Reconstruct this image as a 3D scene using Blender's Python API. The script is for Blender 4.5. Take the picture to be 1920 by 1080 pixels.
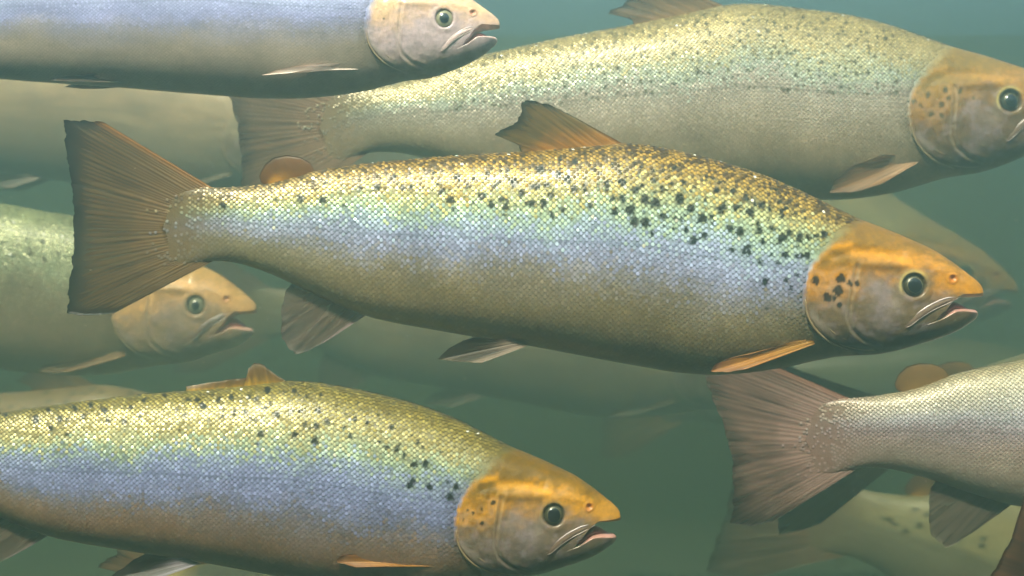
import bpy, math
import numpy as np
from mathutils import Vector

# ------------------------------------------------------------------ camera, light, air
for _o in list(bpy.data.objects):
    bpy.data.objects.remove(_o)
SC = bpy.context.scene
COL = SC.collection
K = 0.00045            # metres per photo pixel in the plane of the large central fish (y = 0)
DIST = 1.2             # camera to that plane, metres

cam_d = bpy.data.cameras.new('camera')
cam_d.sensor_width = 36.0
cam_d.lens = 36.0 * DIST / (1920 * K)
cam_d.clip_start = 0.01
cam_d.clip_end = 60.0
cam_d.dof.use_dof = True
cam_d.dof.focus_distance = DIST - 0.03
cam_d.dof.aperture_fstop = 10.0
cam = bpy.data.objects.new('camera', cam_d)
cam.location = (0, -DIST, 0)
cam.rotation_euler = (math.pi / 2, 0, 0)
COL.objects.link(cam)
SC.camera = cam

SUN_EL, SUN_AZ = math.radians(54), math.radians(190)     # azimuth: compass bearing the light comes from (0 = +Y)
world = bpy.data.worlds.new('World')
SC.world = world
world.use_nodes = True
wn = world.node_tree
for n in list(wn.nodes):
    wn.nodes.remove(n)
wo = wn.nodes.new('ShaderNodeOutputWorld')
wb = wn.nodes.new('ShaderNodeBackground')
ws = wn.nodes.new('ShaderNodeTexSky')
ws.sky_type = 'NISHITA'
ws.sun_disc = False
ws.sun_elevation = SUN_EL
ws.sun_rotation = SUN_AZ
wb.inputs['Strength'].default_value = 0.14
wn.links.new(ws.outputs[0], wb.inputs[0])
wn.links.new(wb.outputs[0], wo.inputs[0])

sun_d = bpy.data.lights.new('sun', 'SUN')
sun_d.energy = 5.0
sun_d.angle = math.radians(6.0)
sun_d.color = (1.0, 0.94, 0.82)
sun = bpy.data.objects.new('sun', sun_d)
sdir = Vector((math.sin(SUN_AZ) * math.cos(SUN_EL), math.cos(SUN_AZ) * math.cos(SUN_EL), math.sin(SUN_EL)))
sun.rotation_euler = sdir.to_track_quat('Z', 'Y').to_euler()
sun.location = sdir * 5
COL.objects.link(sun)

vs = SC.view_settings
vs.view_transform = 'Standard'
vs.look = 'None'
vs.exposure = 2.72
vs.gamma = 1.0
vs.use_curve_mapping = False
SC.render.engine = 'CYCLES'
SC.cycles.use_denoising = True
SC.cycles.max_bounces = 8
SC.cycles.volume_bounces = 6
SC.cycles.transparent_max_bounces = 12
SC.cycles.caustics_reflective = False
SC.cycles.caustics_refractive = False
SC.cycles.sample_clamp_indirect = 4.0

HAZE_DENSITY = 0.72
HAZE_COLOR = (0.192, 0.290, 0.276)
HAZE_ABSORB = (0.014, 0.018, 0.001)
HAZE_TOP = 1.2

# ------------------------------------------------------------------ small numeric tools
def lin(c):
    c = np.asarray(c, float) / 255.0
    return np.where(c <= 0.04045, c / 12.92, ((c + 0.055) / 1.055) ** 2.4)

def smooth(a, b, x):
    t = np.clip((x - a) / (b - a), 0, 1)
    return t * t * (3 - 2 * t)

def _hash(ix, iy, seed):
    h = (ix.astype(np.int64) * 374761393 + iy.astype(np.int64) * 668265263 + seed * 1442695041) & 0x7fffffff
    h = ((h ^ (h >> 13)) * 1274126177) & 0x7fffffff
    return ((h ^ (h >> 16)) & 0xffff) / 65535.0

def vnoise(x, y, seed=0):
    x = np.asarray(x, float); y = np.asarray(y, float)
    ix, iy = np.floor(x), np.floor(y)
    fx, fy = x - ix, y - iy
    fx = fx * fx * (3 - 2 * fx); fy = fy * fy * (3 - 2 * fy)
    a = _hash(ix, iy, seed); b = _hash(ix + 1, iy, seed); c = _hash(ix, iy + 1, seed); d = _hash(ix + 1, iy + 1, seed)
    return (a * (1 - fx) + b * fx) * (1 - fy) + (c * (1 - fx) + d * fx) * fy

def fbm(x, y, seed=0):
    return 0.55 * vnoise(x, y, seed) + 0.3 * vnoise(x * 2.1, y * 2.1, seed + 7) + 0.15 * vnoise(x * 4.3, y * 4.3, seed + 13)

def curve(pts, sig, lo, hi):
    """dense smoothed outline through (X, value) points"""
    p = sorted(pts)
    xs = np.arange(lo - 60, hi + 61, 1.0)
    ys = np.interp(xs, [a for a, _ in p], [b for _, b in p])
    r = int(sig * 3)
    k = np.exp(-0.5 * (np.arange(-r, r + 1) / sig) ** 2); k /= k.sum()
    ys = np.convolve(np.pad(ys, r, mode='edge'), k, mode='valid')
    return lambda q: np.interp(q, xs, ys)

def grad(stops, v):
    s = np.array([a for a, _ in stops], float)
    c = np.array([lin(b) for _, b in stops])
    return np.stack([np.interp(v, s, c[:, i]) for i in range(3)], -1)

def poly_dist(px, py, pts):
    d = np.full(px.shape, 1e9)
    for (x0, y0), (x1, y1) in zip(pts[:-1], pts[1:]):
        vx, vy = x1 - x0, y1 - y0
        t = np.clip(((px - x0) * vx + (py - y0) * vy) / (vx * vx + vy * vy), 0, 1)
        d = np.minimum(d, np.hypot(px - x0 - t * vx, py - y0 - t * vy))
    return d

# ------------------------------------------------------------------ materials
def new_mat(name):
    m = bpy.data.materials.new(name)
    m.use_nodes = True
    nt = m.node_tree
    for n in list(nt.nodes):
        nt.nodes.remove(n)
    out = nt.nodes.new('ShaderNodeOutputMaterial')
    return m, nt, out

def attr_mat(name, rough, spec, metal_from_alpha=0.0, coat=0.0, noise=0.0, nscale=300.0, bump=0.0, bscale=900.0):
    m, nt, out = new_mat(name)
    b = nt.nodes.new('ShaderNodeBsdfPrincipled')
    a = nt.nodes.new('ShaderNodeAttribute'); a.attribute_name = 'col'
    b.inputs['Roughness'].default_value = rough
    b.inputs['Specular IOR Level'].default_value = spec
    b.inputs['Coat Weight'].default_value = coat
    b.inputs['Coat Roughness'].default_value = 0.25
    tc = nt.nodes.new('ShaderNodeTexCoord')
    src = a.outputs['Color']
    if noise > 0:
        t = nt.nodes.new('ShaderNodeTexNoise'); t.inputs['Scale'].default_value = nscale; t.inputs['Detail'].default_value = 3
        nt.links.new(tc.outputs['Object'], t.inputs['Vector'])
        mr = nt.nodes.new('ShaderNodeMapRange')
        mr.inputs['From Min'].default_value = 0.25; mr.inputs['From Max'].default_value = 0.75
        mr.inputs['To Min'].default_value = 1 - noise; mr.inputs['To Max'].default_value = 1 + noise
        nt.links.new(t.outputs['Fac'], mr.inputs['Value'])
        vm = nt.nodes.new('ShaderNodeVectorMath'); vm.operation = 'SCALE'
        nt.links.new(src, vm.inputs[0]); nt.links.new(mr.outputs[0], vm.inputs['Scale'])
        src = vm.outputs[0]
    nt.links.new(src, b.inputs['Base Color'])
    if metal_from_alpha > 0:
        mm = nt.nodes.new('ShaderNodeMath'); mm.operation = 'MULTIPLY'; mm.inputs[1].default_value = metal_from_alpha
        nt.links.new(a.outputs['Alpha'], mm.inputs[0]); nt.links.new(mm.outputs[0], b.inputs['Metallic'])
    if bump > 0:
        t2 = nt.nodes.new('ShaderNodeTexNoise'); t2.inputs['Scale'].default_value = bscale; t2.inputs['Detail'].default_value = 2
        nt.links.new(tc.outputs['Object'], t2.inputs['Vector'])
        bp = nt.nodes.new('ShaderNodeBump'); bp.inputs['Strength'].default_value = bump; bp.inputs['Distance'].default_value = 0.0006
        nt.links.new(t2.outputs['Fac'], bp.inputs['Height']); nt.links.new(bp.outputs[0], b.inputs['Normal'])
    nt.links.new(b.outputs[0], out.inputs['Surface'])
    return m

M_SKIN = attr_mat('fish_skin', 0.38, 0.4, coat=0.22, noise=0.16, nscale=260, bump=0.35, bscale=700)
M_SCALE = attr_mat('fish_scales', 0.36, 0.55, metal_from_alpha=0.5, coat=0.0)
M_FLESH = attr_mat('mouth_flesh', 0.3, 0.5, coat=0.3, noise=0.1)
M_BONE = attr_mat('jaw_plate', 0.3, 0.55, coat=0.3, noise=0.12)

def fin_mat():
    m, nt, out = new_mat('fin_membrane')
    a = nt.nodes.new('ShaderNodeAttribute'); a.attribute_name = 'col'
    p = nt.nodes.new('ShaderNodeBsdfPrincipled'); p.inputs['Roughness'].default_value = 0.45; p.inputs['Specular IOR Level'].default_value = 0.4
    tl = nt.nodes.new('ShaderNodeBsdfTranslucent'); tr = nt.nodes.new('ShaderNodeBsdfTransparent')
    nt.links.new(a.outputs['Color'], p.inputs['Base Color']); nt.links.new(a.outputs['Color'], tl.inputs['Color'])
    m1 = nt.nodes.new('ShaderNodeMixShader'); m1.inputs[0].default_value = 0.35
    nt.links.new(p.outputs[0], m1.inputs[1]); nt.links.new(tl.outputs[0], m1.inputs[2])
    m2 = nt.nodes.new('ShaderNodeMixShader')
    nt.links.new(a.outputs['Alpha'], m2.inputs[0]); nt.links.new(tr.outputs[0], m2.inputs[1]); nt.links.new(m1.outputs[0], m2.inputs[2])
    nt.links.new(m2.outputs[0], out.inputs['Surface'])
    return m
M_FIN = fin_mat()

def plain(name, rgb, rough, metal=0.0, spec=0.5, coat=0.0):
    m, nt, out = new_mat(name)
    b = nt.nodes.new('ShaderNodeBsdfPrincipled')
    t = nt.nodes.new('ShaderNodeTexNoise'); t.inputs['Scale'].default_value = 400
    tc = nt.nodes.new('ShaderNodeTexCoord'); nt.links.new(tc.outputs['Object'], t.inputs['Vector'])
    cr = nt.nodes.new('ShaderNodeMix'); cr.data_type = 'RGBA'
    l = [float(v) for v in lin(rgb)]
    cr.inputs['A'].default_value = (l[0] * .8, l[1] * .8, l[2] * .8, 1); cr.inputs['B'].default_value = (min(1, l[0] * 1.2), min(1, l[1] * 1.2), min(1, l[2] * 1.2), 1)
    nt.links.new(t.outputs['Fac'], cr.inputs['Factor']); nt.links.new(cr.outputs['Result'], b.inputs['Base Color'])
    b.inputs['Roughness'].default_value = rough; b.inputs['Metallic'].default_value = metal
    b.inputs['Specular IOR Level'].default_value = spec; b.inputs['Coat Weight'].default_value = coat
    nt.links.new(b.outputs[0], out.inputs['Surface'])
    return m
M_PUPIL = plain('pupil_black', (8, 10, 18), 0.12, coat=0.6)
M_EYE = plain('eye_olive', (58, 56, 36), 0.25, coat=0.5)
M_EYE_PALE = plain('eye_grey', (128, 124, 98), 0.3, coat=0.4)
M_RING = plain('iris_ring_gold', (96, 92, 68), 0.4, metal=0.2)

# ------------------------------------------------------------------ mesh helper
def mesh_obj(name, verts, faces, mat, parent=None, col=None, smooth_shade=True, flip=False):
    """faces: array (n,4) or (n,3), or list of tuples"""
    me = bpy.data.meshes.new(name)
    verts = np.asarray(verts, np.float32)
    if isinstance(faces, list):
        me.from_pydata(verts.tolist(), [], faces)
    else:
        f = np.asarray(faces, np.int32)
        if flip: f = f[:, ::-1]
        n, s = f.shape
        me.vertices.add(len(verts)); me.vertices.foreach_set('co', verts.ravel())
        me.loops.add(n * s); me.loops.foreach_set('vertex_index', np.ascontiguousarray(f).ravel())
        me.polygons.add(n); me.polygons.foreach_set('loop_start', np.arange(0, n * s, s, dtype=np.int32))
        me.update(calc_edges=True)
    if col is not None:
        at = me.color_attributes.new('col', 'FLOAT_COLOR', 'POINT')
        c = np.ones((len(verts), 4), np.float32); c[:, :col.shape[1]] = col
        at.data.foreach_set('color', np.clip(c, 0, 1).ravel())
    if smooth_shade:
        me.polygons.foreach_set('use_smooth', np.ones(len(me.polygons), bool))
    me.materials.append(mat)
    me.update()
    o = bpy.data.objects.new(name, me)
    COL.objects.link(o)
    if parent is not None:
        o.parent = parent
    return o

def grid_faces(nu, nv, wrap=False, off=0):
    i, j = np.meshgrid(np.arange(nu - 1), np.arange(nv if wrap else nv - 1), indexing='ij')
    j2 = (j + 1) % nv
    return (np.stack([i * nv + j, i * nv + j2, (i + 1) * nv + j2, (i + 1) * nv + j], -1).reshape(-1, 4) + off)

# ------------------------------------------------------------------ the body form, in pixels of the photograph's central fish
NX, NY = 1842.0, 548.0          # its nose
TOP_PX = [(1842, 546), (1839, 538), (1834, 531), (1822, 520), (1807, 508), (1778, 487), (1745, 466), (1711, 451), (1677, 436), (1640, 422), (1601, 407),
          (1550, 383), (1500, 358), (1450, 336), (1400, 318), (1350, 303), (1300, 290), (1250, 279), (1200, 271), (1165, 269), (1100, 276), (1000, 285),
          (900, 290), (800, 297), (700, 307), (640, 314), (600, 320), (560, 333), (520, 344), (480, 350), (430, 353), (380, 352), (340, 360), (302, 374), (275, 388), (257, 405)]
BOT_PX = [(1842, 588), (1833, 592), (1824, 597), (1802, 613), (1780, 625), (1745, 639), (1711, 649), (1675, 659), (1643, 665), (1600, 667), (1567, 669), (1520, 678),
          (1470, 690), (1400, 700), (1335, 704), (1270, 699), (1210, 689), (1106, 670), (1003, 650), (930, 638), (847, 624), (744, 606), (690, 594), (640, 574), (580, 547),
          (530, 522), (480, 502), (430, 489), (380, 490), (340, 499), (302, 500), (275, 488), (257, 468)]
LIP_PX = [(1842, 555), (1836, 557), (1814, 558), (1793, 558), (1778, 566), (1765, 580), (1756, 592)]
JAWTOP_PX = [(1833, 578), (1822, 576), (1800, 574), (1780, 575), (1765, 584), (1752, 592), (1720, 604), (1650, 612)]
W_PX = [(0, 7), (4, 14), (12, 22), (30, 34), (60, 46), (100, 56), (150, 65), (220, 77), (290, 86), (340, 90), (450, 98), (600, 104), (750, 101), (900, 90),
        (1050, 73), (1200, 55), (1300, 43), (1410, 26), (1460, 13), (1500, 5), (1530, 1.8), (1585, .5)]
XE = 1585.0
_t = curve([(NX - a, NY - b) for a, b in TOP_PX], 5, 0, 1600)
_t2 = curve([(NX - a, NY - b) for a, b in TOP_PX], 16, 0, 1600)
_b = curve([(NX - a, NY - b) for a, b in BOT_PX], 5, 0, 1600)
_b2 = curve([(NX - a, NY - b) for a, b in BOT_PX], 16, 0, 1600)
_w = curve(W_PX, 4, 0, 1600)
def top(X):
    f = smooth(200, 320, X); q = np.interp(X, *_nose_t)
    return np.where(X < 40, q, _t(X) * (1 - f) + _t2(X) * f)
def bot(X):
    f = smooth(330, 420, X); return _b(X) * (1 - f) + _b2(X) * f
_nose_t = (np.array([0, 1.5, 4, 8, 14, 20, 28, 35, 40.]), np.array([3, 9.5, 14, 18.5, 24, 29, 34.5, 40, float(_t(40.))]))
def halfw(X): return _w(X)
lip = curve([(NX - a, NY - b) for a, b in LIP_PX], 2.5, 0, 120)
jawtop = curve([(NX - a, NY - b) for a, b in JAWTOP_PX], 3, 0, 220)
XC = 86.0                                            # corner of the mouth
def lower_bound(X):
    f = smooth(XC - 2, XC + 40, X)
    return np.where(X < XC + 40, lip(np.minimum(X, XC)) * (1 - f) + bot(X) * f, bot(X))
def yfull(X, Z, n=2.25):
    t, b = top(X), bot(X)
    q = np.clip(np.abs((Z - (t + b) / 2) / np.maximum((t - b) / 2, 1e-3)), 0, 1)
    return halfw(X) * (1 - q ** n) ** (1 / n)

GILL = [(1604, 403), (1575, 425), (1547, 453), (1528, 478), (1515, 505), (1508, 540), (1507, 575), (1512, 597), (1522, 614), (1536, 628), (1552, 641), (1570, 652), (1600, 664)]
PREOP = [(1606, 500), (1600, 535), (1593, 565), (1590, 595), (1597, 618), (1616, 636), (1650, 650)]
EYE = (1714, 535)
def persp(px, py, Y):
    """where the photo shows a surface point that stands |Y| px nearer than the fish's middle plane"""
    s = 1 + np.abs(Y) * K / DIST
    return 960 + (px - 960) * s, 540 + (py - 540) * s
def unpersp(px, py, Y):
    s = 1 + np.abs(Y) * K / DIST
    return 960 + (px - 960) / s, 540 + (py - 540) / s
def gill_x(py): return np.interp(py, [p[1] for p in GILL], [p[0] for p in GILL])

def relief(px, py, eye=EYE):
    d = poly_dist(px, py, GILL)
    inside = px > gill_x(py)
    r = np.where(inside, 5.0 * np.exp(-d / 50) * smooth(0, 8, d), -3.0 * np.exp(-d / 7))
    r = r * smooth(460, 560, py)
    dp = poly_dist(px, py, PREOP)
    r = r - 1.7 * np.exp(-(dp / 3.6) ** 2) + 1.3 * np.exp(-((dp - 8) / 6) ** 2) * (px > 1590)
    de = np.hypot(px - eye[0], (py - eye[1]) * 1.05)
    r = r + 1.4 * np.exp(-((de - 30) / 6) ** 2) - 7.0 * smooth(25, 19, de)
    # brow, cheek and snout planes, nostril
    r = r + 3.0 * np.exp(-(poly_dist(px, py, [(1790, 512), (1740, 500), (1690, 498), (1620, 495)]) / 10) ** 2)
    r = r - 2.5 * np.exp(-(poly_dist(px, py, [(1690, 478), (1610, 470), (1560, 480)]) / 9) ** 2)
    r = r - 3.5 * np.exp(-(np.hypot(px - 1786, (py - 522) * 1.2) / 4.5) ** 2) + 1.8 * np.exp(-((np.hypot(px - 1786, py - 522) - 8) / 3) ** 2)
    for k, off in enumerate((7, 14, 21)):          # rays of the gill membrane under the cover
        ln = [(1536 + off * .6, 628 + off * .55), (1570 + off, 640 + off * .9), (1620 + off, 652 + off * .7), (1690, 650 + off * .2)]
        r = r - 1.6 * np.exp(-(poly_dist(px, py, ln) / 2.0) ** 2)
    r = r + 1.2 * (fbm(px / 26, py / 20, 5) - 0.5) * 2
    return r

# ------------------------------------------------------------------ one fish
class Fish:
    def near_side(self, pts, Y):
        """photo pixels of points standing Y px out from this fish's side -> template pixels"""
        s = 1 + Y * self.k * self.S / (DIST + self.depth)
        return self.to_template([(960 + (x - 960) / s, 540 + (y - 540) / s) for x, y in pts])
    def to_template(self, pts):
        """photo pixels in this fish's middle plane -> template pixels"""
        out = []
        c, s = math.cos(self.r), math.sin(self.r)
        for px, py in pts:
            dx, dz = (px - self.nose[0]) / self.S, -(py - self.nose[1]) / self.S
            x, z = dx * c + dz * s, -dx * s + dz * c
            X = -x / self.hf if -x < 353 * self.hf else 353 + (-x - 353 * self.hf) / self.lf; Xc = min(max(X, 0), 1585)
            m = float(_t2(Xc) + _b2(Xc)) / 2
            hb = np.interp(X, [a for a, _ in self.hb_pts], [b for _, b in self.hb_pts])
            Z = m + (z - np.interp(X, [a for a, _ in self.bend], [b for _, b in self.bend]) - m) / hb
            out.append((NX - X, NY - float(Z)))
        return out
    def __init__(self, nose, depth, S, rot=0.0, hb=1.0, hb_pts=None, bend=None, sway=(0, 0), hw=1.0, seed=1, open_jaw=0.0, yaw=0.0, lf=1.0, hf=1.0):
        self.lf = lf; self.hf = hf
        self.nose, self.depth, self.S, self.seed = nose, depth, S, seed
        self.r = math.radians(rot); self.k = K * (1 + depth / DIST)
        self.hb_pts = hb_pts or [(0, 1.0), (300, 1.0), (520, hb), (1300, hb), (1500, min(1.0, hb + .05)), (1800, 1.0)]
        self.bend = bend or [(0, 0), (1800, 0)]
        self.sway = sway; self.hw = hw; self.jaw = open_jaw; self.yaw = math.tan(math.radians(yaw))
    def photo(self, X, Z):
        """template (X behind the nose, Z up) -> photo pixel of that point in the fish's middle plane"""
        Xc = np.clip(X, 0, 1585)
        m = (_t2(Xc) + _b2(Xc)) / 2
        hb = np.interp(X, [a for a, _ in self.hb_pts], [b for _, b in self.hb_pts])
        Z = m + (Z - m) * hb + np.interp(X, [a for a, _ in self.bend], [b for _, b in self.bend])
        X = np.where(X > 353, 353 * self.hf + (X - 353) * self.lf, X * self.hf)
        x, z = -X * self.S, Z * self.S
        c, s = math.cos(self.r), math.sin(self.r)
        return self.nose[0] + x * c - z * s, self.nose[1] - (x * s + z * c)
    def lateral(self, X):
        a, ph = self.sway
        return a * smooth(150, 1700, X) * np.sin(X / 1700 * 2 * math.pi * 0.8 + ph) + X * self.yaw
    def world(self, X, Z, Y):
        px, py = self.photo(X, Z)
        y = self.depth + (Y * self.hw + self.lateral(X)) * self.k * self.S
        return np.stack([(px - 960) * self.k, y, (540 - py) * self.k], -1)
    def local(self, X, Z, Y):
        return self.world(np.asarray(X, float), np.asarray(Z, float), np.asarray(Y, float)) - self.base

# colour of the hide: returns rgb (linear), spotted mask
def spot_mask(px, py, spots, seed=3):
    m = np.zeros(px.shape)
    jx = (fbm(px / 6, py / 6, seed) - 0.5) * 9; jy = (fbm(px / 6, py / 6, seed + 31) - 0.5) * 9
    for sx, sy, r in spots:
        near = (np.abs(px - sx) < 4 * r + 8) & (np.abs(py - sy) < 4 * r + 8)
        if near.any():
            d = np.hypot(px[near] + jx[near] - sx, (py[near] + jy[near] - sy) * 0.92)
            m[near] = np.maximum(m[near], smooth(r * 1.15, r * 0.8, d))
    return m

def body_colour(P, X, v, tpx, tpy, seed):
    w = (fbm(X / 90, v * 5, seed) - 0.5) * 0.15
    c = grad(P['flank'], v + w * smooth(0.08, 0.25, v))
    # fine mottling that belongs to the hide
    n = fbm(X / 16, v * 30, seed + 3)
    c = c * (0.86 + 0.28 * n)[..., None]
    st = fbm(X / 150, v * 62, seed + 5) - .5
    c = c * (1 + st * np.interp(v, [.25, .4, .6, .8], [.0, .55, .5, .15]))[..., None]
    pa = fbm(X / 70, v * 7, seed + 8) - .5
    c = c * (1 + pa * .45)[..., None]
    tail = smooth(1050, 1500, X)[..., None]
    c = c * (1 - tail * P.get('tailfade', 0.35)) + lin(P.get('tailcol', (165, 160, 130))) * tail * P.get('tailfade', 0.35)
    return c

def head_colour(P, X, v, px, py, seed):
    """px, py: template photo pixels"""
    n = (fbm(px / 22, py / 16, seed) - 0.5)
    line = np.interp(px, [1500, 1560, 1610, 1690, 1740, 1790, 1842], [548, 552, 532, 514, 522, 550, 564])
    s = smooth(-48, 40, py - line + n * 70)
    crown = lin(P['crown']); gold = lin(P['gold']); cheek = lin(P['cheek']); chin = lin(P['chin'])
    a = smooth(-70, -14, py - line + n * 50)[..., None]
    up = crown * (1 - a) + gold * a
    dn = smooth(598, 650, py + n * 22)[..., None]
    low = cheek * (1 - dn) + chin * dn
    c = up * (1 - s[..., None]) + low * s[..., None]
    # silvery freckled cheek, smudges of pigment, lilac highlights painted in
    fr = fbm(px / 4.5, py / 4.5, seed + 9); bl = fbm(px / 17, py / 13, seed + 19); sm = fbm(px / 36, py / 28, seed + 29)
    c = c * (0.62 + 0.5 * fr + 0.26 * bl)[..., None]
    e = (smooth(.55, .8, sm) * s * .45)[..., None]
    c = c * (1 - e) + lin(P.get('smudge', (112, 88, 46))) * e
    e = (smooth(.50, .74, bl) * s * .34)[..., None]
    c = c * (1 - e) + lin(P.get('sheen', (150, 134, 146))) * e
    e = (smooth(.54, .72, fbm(px / 15, py / 9, seed + 39)) * (1 - s) * .4)[..., None]
    c = c * (1 - e) + crown * .6 * e
    g = poly_dist(px, py, GILL)
    e = np.exp(-((g - 3) / 3.5) ** 2) * (px > gill_x(py) - 2) * smooth(545, 580, py) * (.3 + .6 * fbm(px / 9, py / 9, seed + 2))
    c = c * (1 - .6 * e[..., None]) + lin(P.get('gillrim', (190, 140, 92))) * .6 * e[..., None]
    dp = poly_dist(px, py, PREOP)
    e = np.exp(-((dp - 4) / 2.2) ** 2)[..., None] * .22
    c = c * (1 - e) + lin((195, 180, 155)) * e
    G_ = gold
    for pts, wd, colr, st in (
            ([(1524, 500), (1537, 478), (1560, 463), (1592, 460)], 7, G_ * 1.5, .5),  # highlight arc on the gill cover, painted in
            ([(1612, 497), (1645, 500), (1682, 501)], 11, lin((66, 52, 14)), .55),
            ([(1598, 472), (1650, 476), (1704, 492)], 9, G_ * 1.35, .5),
            ([(1606, 415), (1680, 446), (1750, 476)], 12, crown * .75, .45),
            ([(1640, 540), (1664, 575), (1655, 600)], 26, lin((146, 132, 138)), .38),
            ([(1690, 545), (1678, 572)], 10, lin((160, 144, 128)), .35),
            ([(1521, 588), (1533, 604), (1545, 612)], 8, lin((168, 152, 142)), .5),
            ([(1600, 656), (1680, 652), (1765, 624)], 12, chin * .7, .5),
            ([(1602, 515), (1596, 560), (1592, 604)], 6, lin((104, 80, 44)), .4),
            ([(1698, 566), (1730, 563), (1764, 556)], 6, lin((112, 82, 50)), .4),
            ([(1768, 518), (1810, 535), (1838, 548)], 13, G_ * 1.1, .5),
            ([(1516, 520), (1540, 512), (1580, 520)], 12, G_ * .7, .35)):
        d_ = poly_dist(px, py, pts) * (.6 + .8 * fbm(px / 11, py / 9, seed + 61))
        e = (np.exp(-(d_ / wd) ** 2) * st * P.get('paint', 1.0))[..., None]
        c = c * (1 - e) + colr * e
    # pale crescent behind the eye, dark socket
    de = np.hypot(px - EYE[0], py - EYE[1])
    ang = np.arctan2(-(py - EYE[1]), px - EYE[0])
    e = np.exp(-((de - 26) / 3.6) ** 2) * smooth(-0.3, 0.6, np.cos(ang - 2.1)) * P.get('crescent', 0.6)
    c = c * (1 - e[..., None]) + lin((225, 205, 130)) * e[..., None]
    e = (smooth(25, 19, de) * .9)[..., None]
    c = c * (1 - e) + lin((35, 34, 24)) * e
    # reddish nostril
    e = np.exp(-((np.hypot(px - 1786, py - 522) - 5) / 4) ** 2)[..., None] * .45
    c = c * (1 - e) + lin((170, 74, 40)) * e
    e = np.exp(-(np.hypot(px - 1786, py - 522) / 2.6) ** 2)[..., None] * .8
    c = c * (1 - e) + lin((70, 30, 20)) * e
    return c

def tube(F, pts, ra, rb, colour, name, parent, mat, nseg=10, n=28):
    """a tapered curved rod or plate: pts in template px (px, py, Y), ra in-plane and rb sideways half sizes"""
    pts = np.array(pts, float)
    t = np.linspace(0, 1, len(pts)); q = np.linspace(0, 1, n)
    P = np.stack([np.interp(q, t, pts[:, i]) for i in range(3)], -1)
    for _ in range(3):
        P[1:-1] = (P[:-2] + 2 * P[1:-1] + P[2:]) / 4
    A = np.interp(q, np.linspace(0, 1, len(ra)), ra); B = np.interp(q, np.linspace(0, 1, len(rb)), rb)
    end = np.minimum(1, np.sqrt(np.clip(np.minimum(q, 1 - q) / 0.06, 0.0, 1)) + 0.05)
    A, B = A * end, B * end
    tx, ty = np.gradient(P[:, 0]), np.gradient(P[:, 1]); l = np.hypot(tx, ty) + 1e-9
    nx, ny = -ty / l, tx / l
    a = np.linspace(0, 2 * math.pi, nseg, endpoint=False)
    px = P[:, 0, None] + nx[:, None] * A[:, None] * np.cos(a); py = P[:, 1, None] + ny[:, None] * A[:, None] * np.cos(a)
    Y = P[:, 2, None] + B[:, None] * np.sin(a)
    V = F.local(NX - px, NY - py, Y).reshape(-1, 3)
    faces = [tuple(f) for f in grid_faces(n, nseg, True).tolist()] + [tuple(range(nseg))[::-1], tuple((n - 1) * nseg + i for i in range(nseg))]
    c = np.tile(lin(colour), (len(V), 1)) * (0.75 + 0.5 * fbm(px.ravel() / 7, py.ravel() / 5, 4))[:, None]
    return mesh_obj(name, V, faces, mat, parent, c)

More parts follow.
